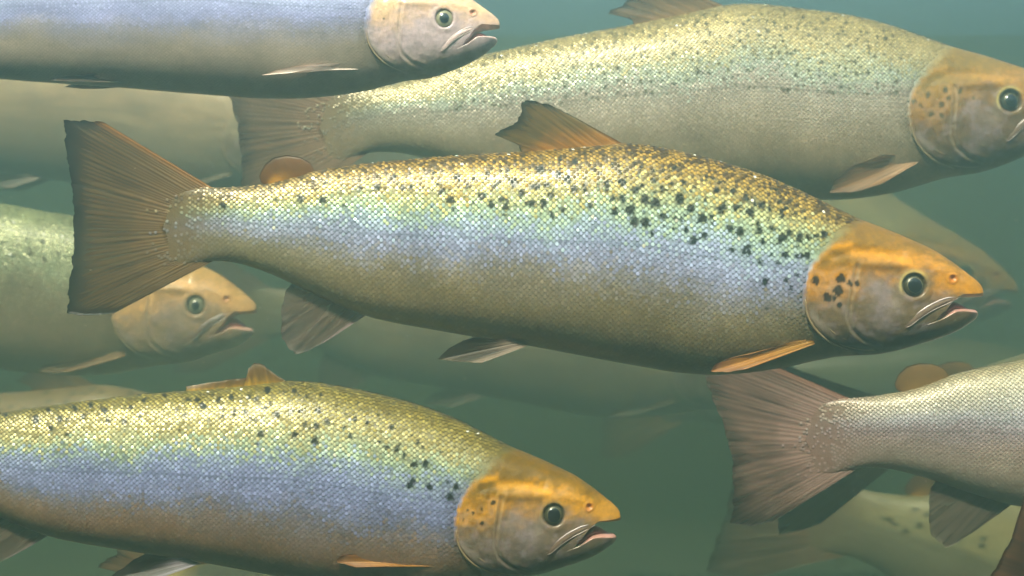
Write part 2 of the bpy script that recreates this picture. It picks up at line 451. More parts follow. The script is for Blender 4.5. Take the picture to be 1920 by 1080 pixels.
def fin(F, name, parent, base, tips, Yb, Yt, nray, cfun, ragged=0.03, thick=1.6, corr=0.9, seed=1, nl=16, mirror=False, bow=0.0, fleshy=False):
    """base, tips: polylines in template px, leading ray first; Yb, Yt: sideways place of base and tips"""
    rng = np.random.default_rng(seed)
    per = 4
    nu = nray * per + 1
    q = np.linspace(0, 1, nu)
    def along(p):
        p = np.array(p, float); d = np.r_[0, np.cumsum(np.hypot(*np.diff(p, axis=0).T))]; d /= d[-1]
        return np.stack([np.interp(q, d, p[:, i]) for i in range(2)], -1)
    Bp, Tp = along(base), along(tips)
    rayid = np.minimum((q * nray).astype(int), nray - 1)
    ph = q * nray * 2 * math.pi
    wq = q * nray + .35 * np.sin(q * 23 + seed) + .25 * np.sin(q * 57 + 2 * seed)
    ph = wq * 2 * math.pi
    rl = 1 + np.interp(q * nray, np.arange(nray + 1), (rng.random(nray + 1) - .6) * ragged) + (np.cos(ph) - 1) * ragged * .22 * rng.random(nu)
    rl[0] = rl[-1] = 1
    Tp = Bp + (Tp - Bp) * rl[:, None]
    s = np.linspace(0, 1, nl)
    dirv = Tp - Bp
    nrm = np.stack([-dirv[:, 1], dirv[:, 0]], -1)
    PX = Bp[:, None, :] + dirv[:, None, :] * s[None, :, None] + nrm[:, None, :] * (bow * 4 * s * (1 - s))[None, :, None]
    Y = Yb + (Yt - Yb) * s[None, :] * np.ones((nu, 1)) + 1.5 * np.sin(q * 5 + seed)[:, None] * s[None, :] ** 2 * (0 if fleshy else 2.0)
    th = thick * (1 - 0.78 * s)[None, :] + (0 if fleshy else 1) * corr * (0.5 + .5 * np.cos(ph))[:, None] * (1 - .6 * s)[None, :]
    if fleshy:
        th = thick * np.sqrt(np.clip(1 - s[None, :] ** 2, 0, 1)) * np.sqrt(np.clip(np.sin(np.pi * np.clip(q, 0.03, .97)), 0, 1))[:, None] + .3
    sg = -1.0 if not mirror else 1.0
    Yc = sg * np.abs(Y) if (mirror or Yb != 0) else Y
    V = []
    for side in (-1, 1):
        V.append(F.local(NX - PX[..., 0], NY - PX[..., 1], Yc + side * th).reshape(-1, 3))
    n = nu * nl
    f1 = grid_faces(nu, nl); f2 = grid_faces(nu, nl, off=n)[:, ::-1]
    loop = [i * nl for i in range(nu)] + [(nu - 1) * nl + j for j in range(1, nl)] + [i * nl + nl - 1 for i in range(nu - 2, -1, -1)] + [j for j in range(nl - 2, 0, -1)]
    L = np.array(loop); L2 = np.roll(L, -1)
    rim = np.stack([L, L + n, L2 + n, L2], -1)
    ray = (0.5 + .5 * np.cos(ph))[:, None] * np.ones((1, nl))
    tr_ = np.interp(wq, np.arange(nray + 2) - .5, 0.86 + 0.28 * rng.random(nray + 2)); tint = tr_[:, None] * np.ones((1, nl))
    c = cfun(q[:, None] * np.ones((1, nl)), s[None, :] * np.ones((nu, 1)), PX[..., 0], PX[..., 1], ray)
    c[..., :3] *= (tint * (0.74 + .34 * (ray if not fleshy else .7)))[..., None]
    c = np.concatenate([c.reshape(-1, 4)] * 2)
    return mesh_obj(name, np.concatenate(V), np.concatenate([f1, f2, rim]), M_FIN, parent, c)

def fin_cols(root, mid, edge, alpha=(0.97, 0.9, 0.85), lead=None, lw=0.1, rayalpha=0.12, streak=0.35):
    def f(q, s, px, py, ray):
        n = (fbm(px / 14, py / 14, 21) - .5) * .3
        t = np.clip(s + n, 0, 1)
        a, b, c = lin(root), lin(mid), lin(edge)
        e1 = smooth(0.1, .6, t)[..., None]; e2 = smooth(.74, 1.0, s + n * .35)[..., None]
        col = a * (1 - e1) + b * e1; col = col * (1 - e2) + c * e2
        if lead is not None:
            k = smooth(lw, 0, q)[..., None] * .8
            col = col * (1 - k) + lin(lead) * k
        al = np.interp(s, [0, .5, 1], alpha) - (1 - ray) * rayalpha
        if streak: col = col * (1 - streak * smooth(.45, .75, fbm(q * 42, s * 2.2, 51)) * smooth(.05, .4, s))[..., None]
        return np.concatenate([col, np.clip(al, .15, 1)[..., None]], -1)
    return f

def adipose_cols(light, dark):
    def f(q, s, px, py, ray):
        n = fbm(px / 10, py / 8, 33)
        k = np.clip(smooth(.35, .95, q) * smooth(.62, .2, s) * 1.1, 0, 1)[..., None]  # lit look of the rear base put into the colour
        c = lin(dark) * (.75 + .5 * n)[..., None] * (1 - k) + lin(light) * k
        c = c * (1 - .45 * smooth(.82, 1, s))[..., None]
        return np.concatenate([c, np.ones(q.shape + (1,))], -1)
    return f

FINS = {
    'tail': dict(base=[(402, 353), (360, 372), (318, 400), (310, 425), (322, 455), (360, 478), (402, 490)],
                 tips=[(195, 229), (158, 226), (118, 225), (121, 262), (129, 320), (138, 380), (141, 430), (138, 480), (132, 530), (126, 590), (170, 592), (215, 588)]),
    'dorsal': dict(base=[(1172, 272), (1080, 282), (977, 294)],
                   tips=[(1062, 211), (1030, 196), (1003, 188), (980, 190), (973, 206), (964, 222), (948, 238), (925, 253), (942, 259), (960, 264), (972, 270), (975, 282)]),
    'adipose': dict(base=[(592, 328), (550, 340), (508, 350)],
                    tips=[(592, 321), (583, 306), (565, 296), (540, 292), (515, 297), (497, 312), (488, 331), (491, 343), (503, 350)]),
    'anal': dict(base=[(692, 588), (620, 558), (560, 530)],
                 tips=[(612, 640), (580, 657), (557, 667), (543, 652), (530, 637), (529, 608), (530, 575), (538, 545), (550, 530)]),
    'pelvic': dict(base=[(992, 646), (978, 640), (965, 634)],
                   tips=[(905, 677), (880, 676), (850, 675), (820, 671), (838, 655), (862, 641), (888, 634)]),
    'pectoral': dict(base=[(1527, 645), (1524, 639), (1518, 632)],
                     tips=[(1400, 691), (1362, 698), (1331, 695), (1338, 683), (1362, 672), (1405, 664)]),
}

def build_fish(F, P, label, detail=1.0, spots=(), head_spots=(), scales=True, brown=0.0, fins=None, skip=(), pitch=9.2):
    fx = dict(FINS)
    fx.update(fins or {})
    # the empty stands under the middle of the body
    F.base = np.zeros(3)
    F.base = F.world(np.array(700.), np.array(-160.), np.array(0.))
    root = bpy.data.objects.new('salmon', None)
    root.location = F.base.tolist()
    root.empty_display_size = 0.05
    COL.objects.link(root)
    root['label'] = label; root['category'] = 'fish'; root['group'] = 'salmon swimming in the green water'
    seed = F.seed
    # ---- body
    hd, bd = 2.1 / detail, 7.0 / detail
    xs = np.r_[0, .6, 1.5, 3, 5, 7.5, np.arange(10, 350, hd), np.arange(350, 1560, bd), np.arange(1560, XE + .1, 3)]
    N = int(120 * detail)
    zeta = np.linspace(0, 1, N)
    X = xs[:, None] * np.ones((1, N))
    T, L = top(xs)[:, None], lower_bound(xs)[:, None]
    Z = T - (T - L) * (0.55 * (1 - np.cos(np.pi * zeta)) / 2 + 0.45 * zeta)[None, :]
    Y = yfull(X, Z)
    cut = (L - bot(xs)[:, None]) > 1.5
    Y = np.where(cut, Y * np.sqrt(np.clip((Z - L) / 7.0, 0, 1)), Y)
    Y[:, 0] = 0; Y[:, -1] = 0
    tx, ty = persp(NX - X, NY - Z, Y)
    edge = np.minimum(1, Y / 14)
    hm = smooth(420, 360, X)
    Y2 = np.maximum(Y + relief(tx, ty) * edge * hm, 0)
    Y2[:, 0] = 0; Y2[:, -1] = 0
    v = (top(X) - Z) / np.maximum(top(X) - bot(X), 1)
    cb = body_colour(P, X, v, tx, ty, seed)
    ch = head_colour(P, X, v, tx, ty, seed)
    g = poly_dist(tx, ty, GILL); ins = (tx > gill_x(ty))
    f = np.where(ins, smooth(-1, np.interp(ty, [400, 470, 520], [34, 22, P.get('gillsoft', 4)]), g + 14 * (fbm(tx / 9, ty / 9, seed + 6) - .5)), 0.0) * (X < 400)
    gap = np.interp(v, [0, .35, .6, .8, 1], P.get('gap', [.34, .42, .66, .9, 1.0]))
    if not scales: gap = 0.82 + 0 * gap
    sk = cb * gap[..., None]
    tf = smooth(1350, 1520, X + 60 * (fbm(X / 20, Z / 14, seed) - .5))[..., None] * .92
    sk = sk * (1 - tf) + lin(P.get('tailroot', (96, 76, 46))) * tf
    c = sk * (1 - f[..., None]) + ch * f[..., None]
    ppx, ppy = F.photo(X, Z)
    ppx, ppy = 960 + (ppx - 960) * (1 + Y * F.k * F.S / (DIST + F.depth)), 540 + (ppy - 540) * (1 + Y * F.k * F.S / (DIST + F.depth))
    allspots = list(spots) + list(head_spots)
    if allspots:
        m = spot_mask(ppx, ppy, allspots, seed)
        for hx, hy, hr in head_spots:                   # pale halo round each cheek spot
            e = np.exp(-((np.hypot(ppx - hx, ppy - hy) - hr * 2.0) / (hr * .6)) ** 2)[..., None] * .2 * f[..., None]
            c = c * (1 - e) + lin((190, 155, 130)) * e
        c = c * (1 - m[..., None] * .93) + lin(P.get('spotcol', (22, 20, 18))) * m[..., None] * .93
    V = F.local(X, Z, -Y2); Vf = F.local(X[:, 1:-1], Z[:, 1:-1], Y2[:, 1:-1])[:, ::-1]
    ring = np.concatenate([V, Vf], 1); rc = np.concatenate([c, c[:, 1:-1][:, ::-1]], 1)
    nr = ring.shape[1]
    fc = grid_faces(len(xs), nr, True)
    mesh_obj('body', ring.reshape(-1, 3), fc, M_SKIN, root, rc.reshape(-1, 3))
    # ---- lower jaw with its pale gum line
    jx = np.r_[9, 9.6, 10.5, 12, 14, 17, np.arange(20, 200, 3.0 / detail)]
    Nj = int(44 * detail)
    zj = np.linspace(0, 1, Nj)
    JX = jx[:, None] * np.ones((1, Nj))
    jt, jb = jawtop(jx)[:, None], bot(jx)[:, None]
    JZ = jt - (jt - jb) * zj[None, :]
    tuck = (1.02 - 0.10 * smooth(XC + 8, 170, jx))[:, None]
    JY = yfull(JX, JZ) * tuck * np.sqrt(np.clip((jt - JZ) / 5, 0, 1)) * np.sqrt(np.clip((jx - 8.6) / 9, 0.02, 1))[:, None]
    JY[:, 0] = 0; JY[:, -1] = 0
    open_ = F.jaw * (1 - smooth(0, 130, jx))[:, None]
    mid = (jt + jb) / 2
    JZ = mid + (JZ - mid) * np.sqrt(np.clip((jx - 8.6) / 6, .1, 1))[:, None] - open_
    jtx, jty = persp(NX - JX, NY - JZ - open_, JY)
    cj = head_colour(P, JX, zj[None, :] + 0 * JX, jtx, np.maximum(jty, 600 + 0 * jty), seed)
    e = (smooth(9, 3, (jt - open_ - JZ)) * smooth(95, 70, JX))[..., None] * .85
    cj = cj * (1 - e) + lin(P.get('gum', (205, 150, 140))) * e
    e = smooth(26, 10, JX)[..., None] * .6
    cj = cj * (1 - e) + lin(P.get('gum', (205, 150, 140))) * .9 * e
    V = F.local(JX, JZ, -JY); Vf = F.local(JX[:, 1:-1], JZ[:, 1:-1], JY[:, 1:-1])[:, ::-1]
    ring = np.concatenate([V, Vf], 1); rc = np.concatenate([cj, cj[:, 1:-1][:, ::-1]], 1)
    nr = ring.shape[1]
    fl = [tuple(a) for a in grid_faces(len(jx), nr, True).tolist()] + [tuple(range(nr))[::-1]]
    jaw = mesh_obj('lower_jaw', ring.reshape(-1, 3), fl, M_BONE, root, rc.reshape(-1, 3))
    # ---- pink lining inside the mouth
    lx = np.arange(26, 120, 3.0)
    lt = np.where(lx < XC, lip(np.minimum(lx, XC)), lip(XC)) + 5
    lb = jawtop(lx) - F.jaw * (1 - smooth(0, 130, lx)) - 6
    a = np.linspace(0, 2 * math.pi, 16, endpoint=False)
    wv = yfull(lx, (lt + lb) / 2) * np.interp(lx, [26, 45, 90, 120], [.1, .55, .86, .86])
    shrink = np.interp(lx, [26, 60, 90], [.15, .7, 1.0])
    cz = lb + (lt - lb) * .5 * shrink
    LX = lx[:, None] + 0 * a; LZ = cz[:, None] + ((lt - lb) / 2 * shrink)[:, None] * np.sin(a); LY = wv[:, None] * np.cos(a)
    fl = [tuple(q) for q in grid_faces(len(lx), 16, True).tolist()] + [tuple(range(16))[::-1], tuple((len(lx) - 1) * 16 + i for i in range(16))]
    mesh_obj('mouth_lining', F.local(LX, LZ, LY).reshape(-1, 3), fl, M_FLESH, root, np.tile(lin(P.get('mouth', (165, 95, 90))), (len(lx) * 16, 1)))
    for sg in (-1, 1):
        # ---- maxilla plate beside the mouth
        q = [(1797, 557), (1775, 563), (1748, 574), (1722, 590), (1703, 606), (1694, 614)]
        pts = []
        for x, y in q:
            yy = float(yfull(np.array(NX - x), np.array(NY - y)))
            ux, uy = unpersp(x, y, yy)
            pts.append((ux, uy, sg * (yy + 1.0)))
        mx = tube(F, pts, [3, 5.5, 7.5, 8.5, 7.5, 4], [3, 4, 4.5, 4.5, 4, 2.5], P.get('maxilla', (150, 132, 118)), 'maxilla', root, M_BONE)
        rim = [(x, y - 5.5 * (i not in (0, 5)), z + sg * 2.6) for i, (x, y, z) in enumerate(pts)]
        tube(F, rim, [1.0, 1.7, 1.7, 1.4, 1.2, .8], [1.2, 1.6, 1.6, 1.4, 1.2, 1], P.get('lipglint', (196, 180, 182)), 'lip_edge', mx, M_BONE, 8, 22)  # pale colour paints a glint along the upper edge
        low = [(x + 2, y + 6.0 * (i not in (0, 5)), z + sg * 2.0) for i, (x, y, z) in enumerate(pts)]
        tube(F, low, [.8, 1.1, 1.2, 1.2, 1.0, .8], [1, 1.2, 1.3, 1.3, 1.1, 1], P.get('lipglow', (160, 140, 134)), 'lip_edge', mx, M_BONE, 8, 22)
        # ---- gill membrane rim and rays
        for nm, ln, rr, cc in (('gill_membrane', [(1509, 560), (1511, 590), (1524, 614), (1540, 631), (1562, 646), (1590, 656)], [.8, 2.0, 2.6, 2.2, 1.6, .8], P.get('membrane', (150, 126, 92))),
                               ('gill_ray', [(1548, 612), (1562, 624), (1584, 636), (1604, 641)], [.6, 1.5, 1.6, .6], P.get('membrane', (150, 126, 92))),
                               ('gill_ray', [(1556, 636), (1580, 648), (1610, 655), (1640, 657)], [.6, 1.3, 1.4, .6], P.get('membrane', (150, 126, 92)))):
            pts = []
            for x, y in ln:
                yy = float(yfull(np.array(NX - x), np.array(NY - y)))
                ux, uy = unpersp(x, y, yy)
                yy = float(yfull(np.array(NX - ux), np.array(NY - uy)))
                pts.append((ux, uy, sg * (yy + 2.0)))
            tube(F, pts, rr, [r * 1.2 for r in rr], cc, nm, root, M_BONE, 8, 24)
        # ---- eye
        ey = float(yfull(np.array(NX - EYE[0]), np.array(NY - EYE[1])))
        ux, uy = unpersp(EYE[0], EYE[1], ey)
        ey = float(yfull(np.array(NX - ux), np.array(NY - uy)))
        er = P.get('eye_r', 21.0)
        def dome(r0, r1, hgt, lift, name, par, mat, nr=10, ns=36):
            rr = np.linspace(r0, r1, nr); aa = np.linspace(0, 2 * math.pi, ns, endpoint=False)
            R_, A_ = np.meshgrid(rr, aa, indexing='ij')
            hh = lift + hgt * np.sqrt(np.clip(1 - (R_ / (er * 1.06)) ** 2, 0, 1))
            tilt = (R_ * np.cos(A_)) * -0.16 + (R_ * np.sin(A_)) * -0.16
            Vv = F.local(NX - (ux + R_ * np.cos(A_)), NY - (uy - R_ * np.sin(A_)), sg * (ey - 11.5 + hh + tilt)).reshape(-1, 3)
            ff = [tuple(q) for q in grid_faces(nr, ns, True).tolist()]
            return mesh_obj(name, Vv, ff, mat, par)
        e_o = dome(0.05, er, 15.5, 0, 'eye', root, P.get('eye_mat', M_EYE), 12)
        pr = er * P.get('pupil', .64)
        dome(pr * .95, pr * 1.10, 15.5, .5, 'iris', e_o, M_RING, 4)
        dome(0.05, pr, 15.5, .9, 'pupil', e_o, M_PUPIL, 8)
    # ---- fins
    fc = P['fins']
    if 'tail' not in skip:
        fin(F, 'tail_fin', root, fx['tail']['base'], fx['tail']['tips'], 0, 0, int(46 * max(.6, detail)), fc['tail'], ragged=.03, thick=2.0, corr=.7, seed=seed, nl=20)
    if 'dorsal' not in skip:
        fin(F, 'dorsal_fin', root, fx['dorsal']['base'], fx['dorsal']['tips'], 0, 0, 13, fc['dorsal'], ragged=.10, seed=seed + 1, thick=2.0, corr=1.1)
    fin(F, 'adipose_fin', root, fx['adipose']['base'], fx['adipose']['tips'], 0, 0, 8, fc['adipose'], ragged=0, seed=seed + 2, thick=5, corr=0, fleshy=True)
    fin(F, 'anal_fin', root, fx['anal']['base'], fx['anal']['tips'], 0, 0, 11, fc['anal'], ragged=.05, seed=seed + 3, thick=1.4, corr=.8)
    for mir in (False, True):
        by = float(yfull(np.array(NX - 985.), np.array(NY - 640.)))
        fin(F, 'pelvic_fin', root, fx['pelvic']['base'], fx['pelvic']['tips'], max(by, 22), max(by, 22) + 26, 9, fc['pelvic'], ragged=.05, seed=seed + 4, thick=1.4, corr=.8, mirror=mir)
        pb = float(yfull(np.array(NX - 1522.), np.array(NY - 638.)))
        un = lambda L_, yy: [unpersp(x, y, yy) for x, y in L_]
        if 'raw' in fx['pectoral']: un = lambda L_, yy: L_
        fin(F, 'pectoral_fin', root, un(fx['pectoral']['base'], pb), un(fx['pectoral']['tips'], pb + 20), pb + 1, pb + 26, 10, fc['pectoral'], ragged=.04, seed=seed + 5, thick=1.8, corr=.9, mirror=mir)
    # ---- scales: real overlapping plates, too small to pick apart singly
    if scales:
        build_scales(F, P, root, spots, brown, seed, pitch)
    return root

def build_scales(F, P, root, spots, brown, seed, pitch):
    rng = np.random.default_rng(seed + 100)
    rowp = pitch * .5
    # arc length down the side from the lateral line, tabulated on columns
    cx = np.arange(180, 1590, pitch)
    nz = 220
    zz = np.linspace(0, 1, nz)
    tab_t, tab_b = top(cx)[:, None], bot(cx)[:, None]
    ZZ = tab_t - (tab_t - tab_b) * ((1 - np.cos(np.pi * zz)) / 2)[None, :]
    YY = yfull(cx[:, None] + 0 * ZZ, ZZ)
    ds = np.hypot(np.diff(ZZ, axis=1), np.diff(YY, axis=1))
    S = np.concatenate([np.zeros((len(cx), 1)), np.cumsum(ds, 1)], 1)
    Xs, Zs, rows = [], [], []
    shrink = np.interp(cx, [180, 900, 1300, 1585], [0.9, 1.0, .88, .72])
    for i, x in enumerate(cx):
        tot = S[i, -1]
        lat = tot * 0.47
        p = rowp * shrink[i]
        j0, j1 = -int(lat / p), int((tot - lat) / p)
        j = np.arange(j0, j1 + 1)
        z = np.interp(lat + j * p, S[i], ZZ[i])
        Xs.append(x + (j % 2) * pitch * .5 + 0 * z); Zs.append(z); rows.append(j)
    X = np.concatenate(Xs); Z = np.concatenate(Zs); J = np.concatenate(rows)
    X = X + rng.normal(0, .35, X.shape); Z = Z + rng.normal(0, .25, Z.shape)
    X = np.minimum(X, 1583)
    Y = yfull(X, Z)
    tx, ty = persp(NX - X, NY - Z, Y)
    over = np.interp(ty, [400, 455, 500], [22, 12, -3]) * rng.random(X.shape) ** 1.5
    ok = (tx < gill_x(ty) + np.where(ty < 500, over, -3)) & (ty < NY - bot(X) - 1.2) & (Z < top(X) - 0.6)
    ok &= ~((tx > 1500) & (ty > 655))
    ok &= rng.random(X.shape) > .012 + .25 * smooth(.74, .8, fbm(X / 18, Z / 9, seed + 91))
    ok &= (rng.random(X.shape) > smooth(1420, 1520, X) * .8) & (X < 1470 + 150 * fbm(X / 60, Z / 7, seed + 71))
    X, Z, Y, J, tx, ty = (a[ok] for a in (X, Z, Y, J, tx, ty))
    n = len(X)
    v = (top(X) - Z) / np.maximum(top(X) - bot(X), 1)
    c = body_colour(P, X, v + rng.normal(0, 1, n) * np.interp(v, [0, .15, .3, .6, .8], [.01, .03, .04, .035, .02]) * P.get('jit', 1.0), tx, ty, seed)
    br = P.get('bright', 1.0)
    fl = rng.normal(1, 1, n)
    c = c * br * np.clip(1 + rng.normal(0, 1, n) * P.get('jit', 1.0) * np.interp(v, [0, .4, .7, 1], [.17, .10, .06, .04]), .6, 1.5)[:, None]
    c = c * np.where(J == 0, .74, 1.0)[:, None]
    gd = poly_dist(tx, ty, GILL)
    nk = (np.exp(-gd / 16) * .5)[:, None]
    c = c * (1 - nk) + lin(P.get('nape', (96, 78, 40))) * nk
    ppx, ppy = F.photo(X, Z)
    s_ = 1 + Y * F.k * F.S / (DIST + F.depth)
    ppx, ppy = 960 + (ppx - 960) * s_, 540 + (ppy - 540) * s_
    if brown > 0:                                        # small brown flecks along the back
        b = smooth(.52, .62, fbm(ppx / 5.5, ppy / 5.0, seed + 41)) * smooth(.30, .10, v) * brown
        c = c * (1 - b[:, None] * .9) + lin((58, 40, 18)) * b[:, None] * .9
    fls = (rng.random(n) < .007 * P.get('jit', 1.0) ** 3 * smooth(.6, .2, v))[:, None]
    c = np.where(fls, np.array([[.85, .82, .7]]), c)  # stray near-white scales: sparkles painted into the colour
    metal = np.interp(v, [0, .25, .45, .7, 1], P.get('metal', [.35, .45, .5, .4, .2]))
    # plate outline: (along tailwards, up, proud)
    prof = np.array([(0.06, 0, .95), (-.62, 0, .05), (-.30, .80, .30), (.34, .62, .72), (.60, 0, 1.05), (.34, -.62, .72), (-.30, -.80, .30)])
    var = 1 + .28 * (fbm(X / 60, Z / 45, seed + 81) - .5)
    hl = var * pitch * .5 * np.interp(X, [180, 1300, 1585], [.98, .92, .8]); hh = rowp * .92 * np.interp(X, [180, 900, 1300, 1585], [0.9, 1.0, .88, .72])
    eps = 1.0
    # surface frame
    th = rng.normal(0, .10, n)
    ca, sa = np.cos(th), np.sin(th)
    px_ = prof[:, 0][None] * hl[:, None] * 1.12; pz_ = prof[:, 1][None] * hh[:, None]
    ax = px_ * ca[:, None] - pz_ * sa[:, None]; az = px_ * sa[:, None] + pz_ * ca[:, None]
    lace = smooth(1340, 1510, X)[:, None] * (.55 + .35 * v)[:, None]
    c = c * (1 - lace) + lin(P.get('lace', (116, 102, 88))) * lace
    Yz = (yfull(X, Z + eps) - yfull(X, Z - eps)) / (2 * eps)
    Yx = (yfull(X + 2, Z) - yfull(X - 2, Z)) / 4.
    nl = np.sqrt(1 + Yz ** 2 + Yx ** 2)
    dz = az / np.sqrt(1 + np.minimum(Yz ** 2, 40))[:, None]
    VX = X[:, None] + ax; VZ = np.minimum(Z[:, None] + dz, top(np.minimum(VX, XE)) - .2); VZ = np.maximum(VZ, bot(np.minimum(VX, XE)) + .2)
    tilt = rng.normal(0, .07, n)[:, None] * pz_ + rng.normal(0, .05, n)[:, None] * px_
    vr = np.interp(v, [0, .4, .62, .8, 1], [1.1, 1.0, .6, .3, .25])[:, None]
    proud = (prof[:, 2][None] * 1.25 * P.get('relief', 1.0) + tilt * P.get('tilt', 1.0) * np.interp(v, [0, .3, .5], [1.3, 1.1, .8])[:, None]) * vr + 0.25
    VY = np.maximum(yfull(np.minimum(VX, XE), VZ), np.where(VX > 1440, 3.4, 0)) + proud / nl[:, None]
    VZ = VZ + proud * (-Yz / nl)[:, None]
    col = np.repeat(c[:, None, :], 7, 1)
    edge = np.array([1.06, .72, .84, .95, .9, .95, .84])
    col = col * (1 + (edge[None, :] - 1) * vr)[..., None]
    if len(spots):
        qx, qy = F.photo(VX, VZ)
        s7 = s_[:, None]
        m = spot_mask(960 + (qx - 960) * s7, 540 + (qy - 540) * s7, spots, seed)[..., None]
        col = col * (1 - .97 * m) + lin(P.get('spotcol', (16, 15, 13))) * .97 * m
    col = np.concatenate([col, np.repeat(metal[:, None, None], 7, 1)], -1)
    tri = np.array([(0, 2, 1), (0, 3, 2), (0, 4, 3), (0, 5, 4), (0, 6, 5), (0, 1, 6)])
    faces = (np.arange(n)[:, None, None] * 7 + tri[None]).reshape(-1, 3)
    Va = F.local(VX, VZ, -VY).reshape(-1, 3); Vb = F.local(VX, VZ, VY).reshape(-1, 3)
    V = np.concatenate([Va, Vb]); fcs = np.concatenate([faces, faces[:, ::-1] + n * 7])
    o = mesh_obj('scales', V, fcs, M_SCALE, root, np.concatenate([col.reshape(-1, 4)] * 2))
    o['kind'] = 'stuff'
    return o

# ------------------------------------------------------------------ the pool
def setting():
    m, nt, out = new_mat('pool_concrete')
    b = nt.nodes.new('ShaderNodeBsdfPrincipled'); b.inputs['Roughness'].default_value = .9
    t = nt.nodes.new('ShaderNodeTexNoise'); t.inputs['Scale'].default_value = 3; t.inputs['Detail'].default_value = 8
    tc = nt.nodes.new('ShaderNodeTexCoord'); nt.links.new(tc.outputs['Object'], t.inputs['Vector'])
    r = nt.nodes.new('ShaderNodeValToRGB')
    r.color_ramp.elements[0].color = (.12, .13, .06, 1); r.color_ramp.elements[1].color = (.30, .31, .17, 1)
    nt.links.new(t.outputs['Fac'], r.inputs['Fac']); nt.links.new(r.outputs['Color'], b.inputs['Base Color'])
    bp = nt.nodes.new('ShaderNodeBump'); bp.inputs['Strength'].default_value = .5; bp.inputs['Distance'].default_value = .03
    nt.links.new(t.outputs['Fac'], bp.inputs['Height']); nt.links.new(bp.outputs[0], b.inputs['Normal'])
    nt.links.new(b.outputs[0], out.inputs['Surface'])
    rng = np.random.default_rng(5)
    ms = m.copy(); ms.name = 'pale_silt'
    rr = [n for n in ms.node_tree.nodes if n.type == 'VALTORGB'][0]
    rr.color_ramp.elements[0].color = (.24, .24, .16, 1); rr.color_ramp.elements[1].color = (.40, .39, .28, 1)
    # silty floor, gently uneven
    n = 60
    gx, gy = np.meshgrid(np.linspace(-6, 6, n), np.linspace(-4, 6, n), indexing='ij')
    gz = -1.0 + .05 * (fbm(gx * 1.3 + 50, gy * 1.3 + 50, 2) - .5)
    o = mesh_obj('ground', np.stack([gx, gy, gz], -1).reshape(-1, 3), grid_faces(n, n), ms, flip=True); o['kind'] = 'structure'
    # far wall of the pool, a solid slab
    def slab(name, x0, x1, y0, y1, z0, z1):
        v = [(x, y, z) for x in (x0, x1) for y in (y0, y1) for z in (z0, z1)]
        f = [(0, 1, 3, 2), (4, 6, 7, 5), (0, 4, 5, 1), (2, 3, 7, 6), (0, 2, 6, 4), (1, 5, 7, 3)]
        o = mesh_obj(name, v, f, m, smooth_shade=False); return o
    w = slab('pool_wall', -6, 6, 5.0, 5.3, -1.15, 1.1); w['kind'] = 'structure'
    # added unseen deck of planks above the water, placed to shade the near water
    m2, nt, out = new_mat('shade_deck_wood')
    b = nt.nodes.new('ShaderNodeBsdfPrincipled'); b.inputs['Roughness'].default_value = .85
    t = nt.nodes.new('ShaderNodeTexNoise'); t.inputs['Scale'].default_value = 9; t.inputs['Detail'].default_value = 6
    tc = nt.nodes.new('ShaderNodeTexCoord'); nt.links.new(tc.outputs['Object'], t.inputs['Vector'])
    r = nt.nodes.new('ShaderNodeValToRGB')
    r.color_ramp.elements[0].color = (.10, .08, .06, 1); r.color_ramp.elements[1].color = (.26, .22, .17, 1)
    nt.links.new(t.outputs['Fac'], r.inputs['Fac']); nt.links.new(r.outputs['Color'], b.inputs['Base Color']); nt.links.new(b.outputs[0], out.inputs['Surface'])
    deck = bpy.data.objects.new('shade_deck', None); COL.objects.link(deck); deck['kind'] = 'structure'
    deck.location = (0, -2, 1.3)
    y = -1.23
    while y > -4.6:
        o = slab('shade_plank', -6, 6, y - .148, y, 1.26, 1.30); o.data.materials[0] = m2; o.parent = deck; o.location = (0, 2, -1.3)
        y -= .149
    # the water itself: one closed box of even, murky haze round everything
    hm, nt, out = new_mat('murky_water')
    pv = nt.nodes.new('ShaderNodeVolumePrincipled')
    pv.inputs['Density'].default_value = HAZE_DENSITY
    pv.inputs['Color'].default_value = (*HAZE_COLOR, 1)
    pv.inputs['Absorption Color'].default_value = (*HAZE_ABSORB, 1)
    pv.inputs['Anisotropy'].default_value = 0.72
    nt.links.new(pv.outputs[0], out.inputs['Volume'])
    v = [(x, y, z) for x in (-7, 7) for y in (-5, 7) for z in (-2.15, HAZE_TOP)]
    f = [(0, 1, 3, 2), (4, 6, 7, 5), (0, 4, 5, 1), (2, 3, 7, 6), (0, 2, 6, 4), (1, 5, 7, 3)]
    h = mesh_obj('haze', v, f, hm, smooth_shade=False); h['kind'] = 'stuff'
setting()

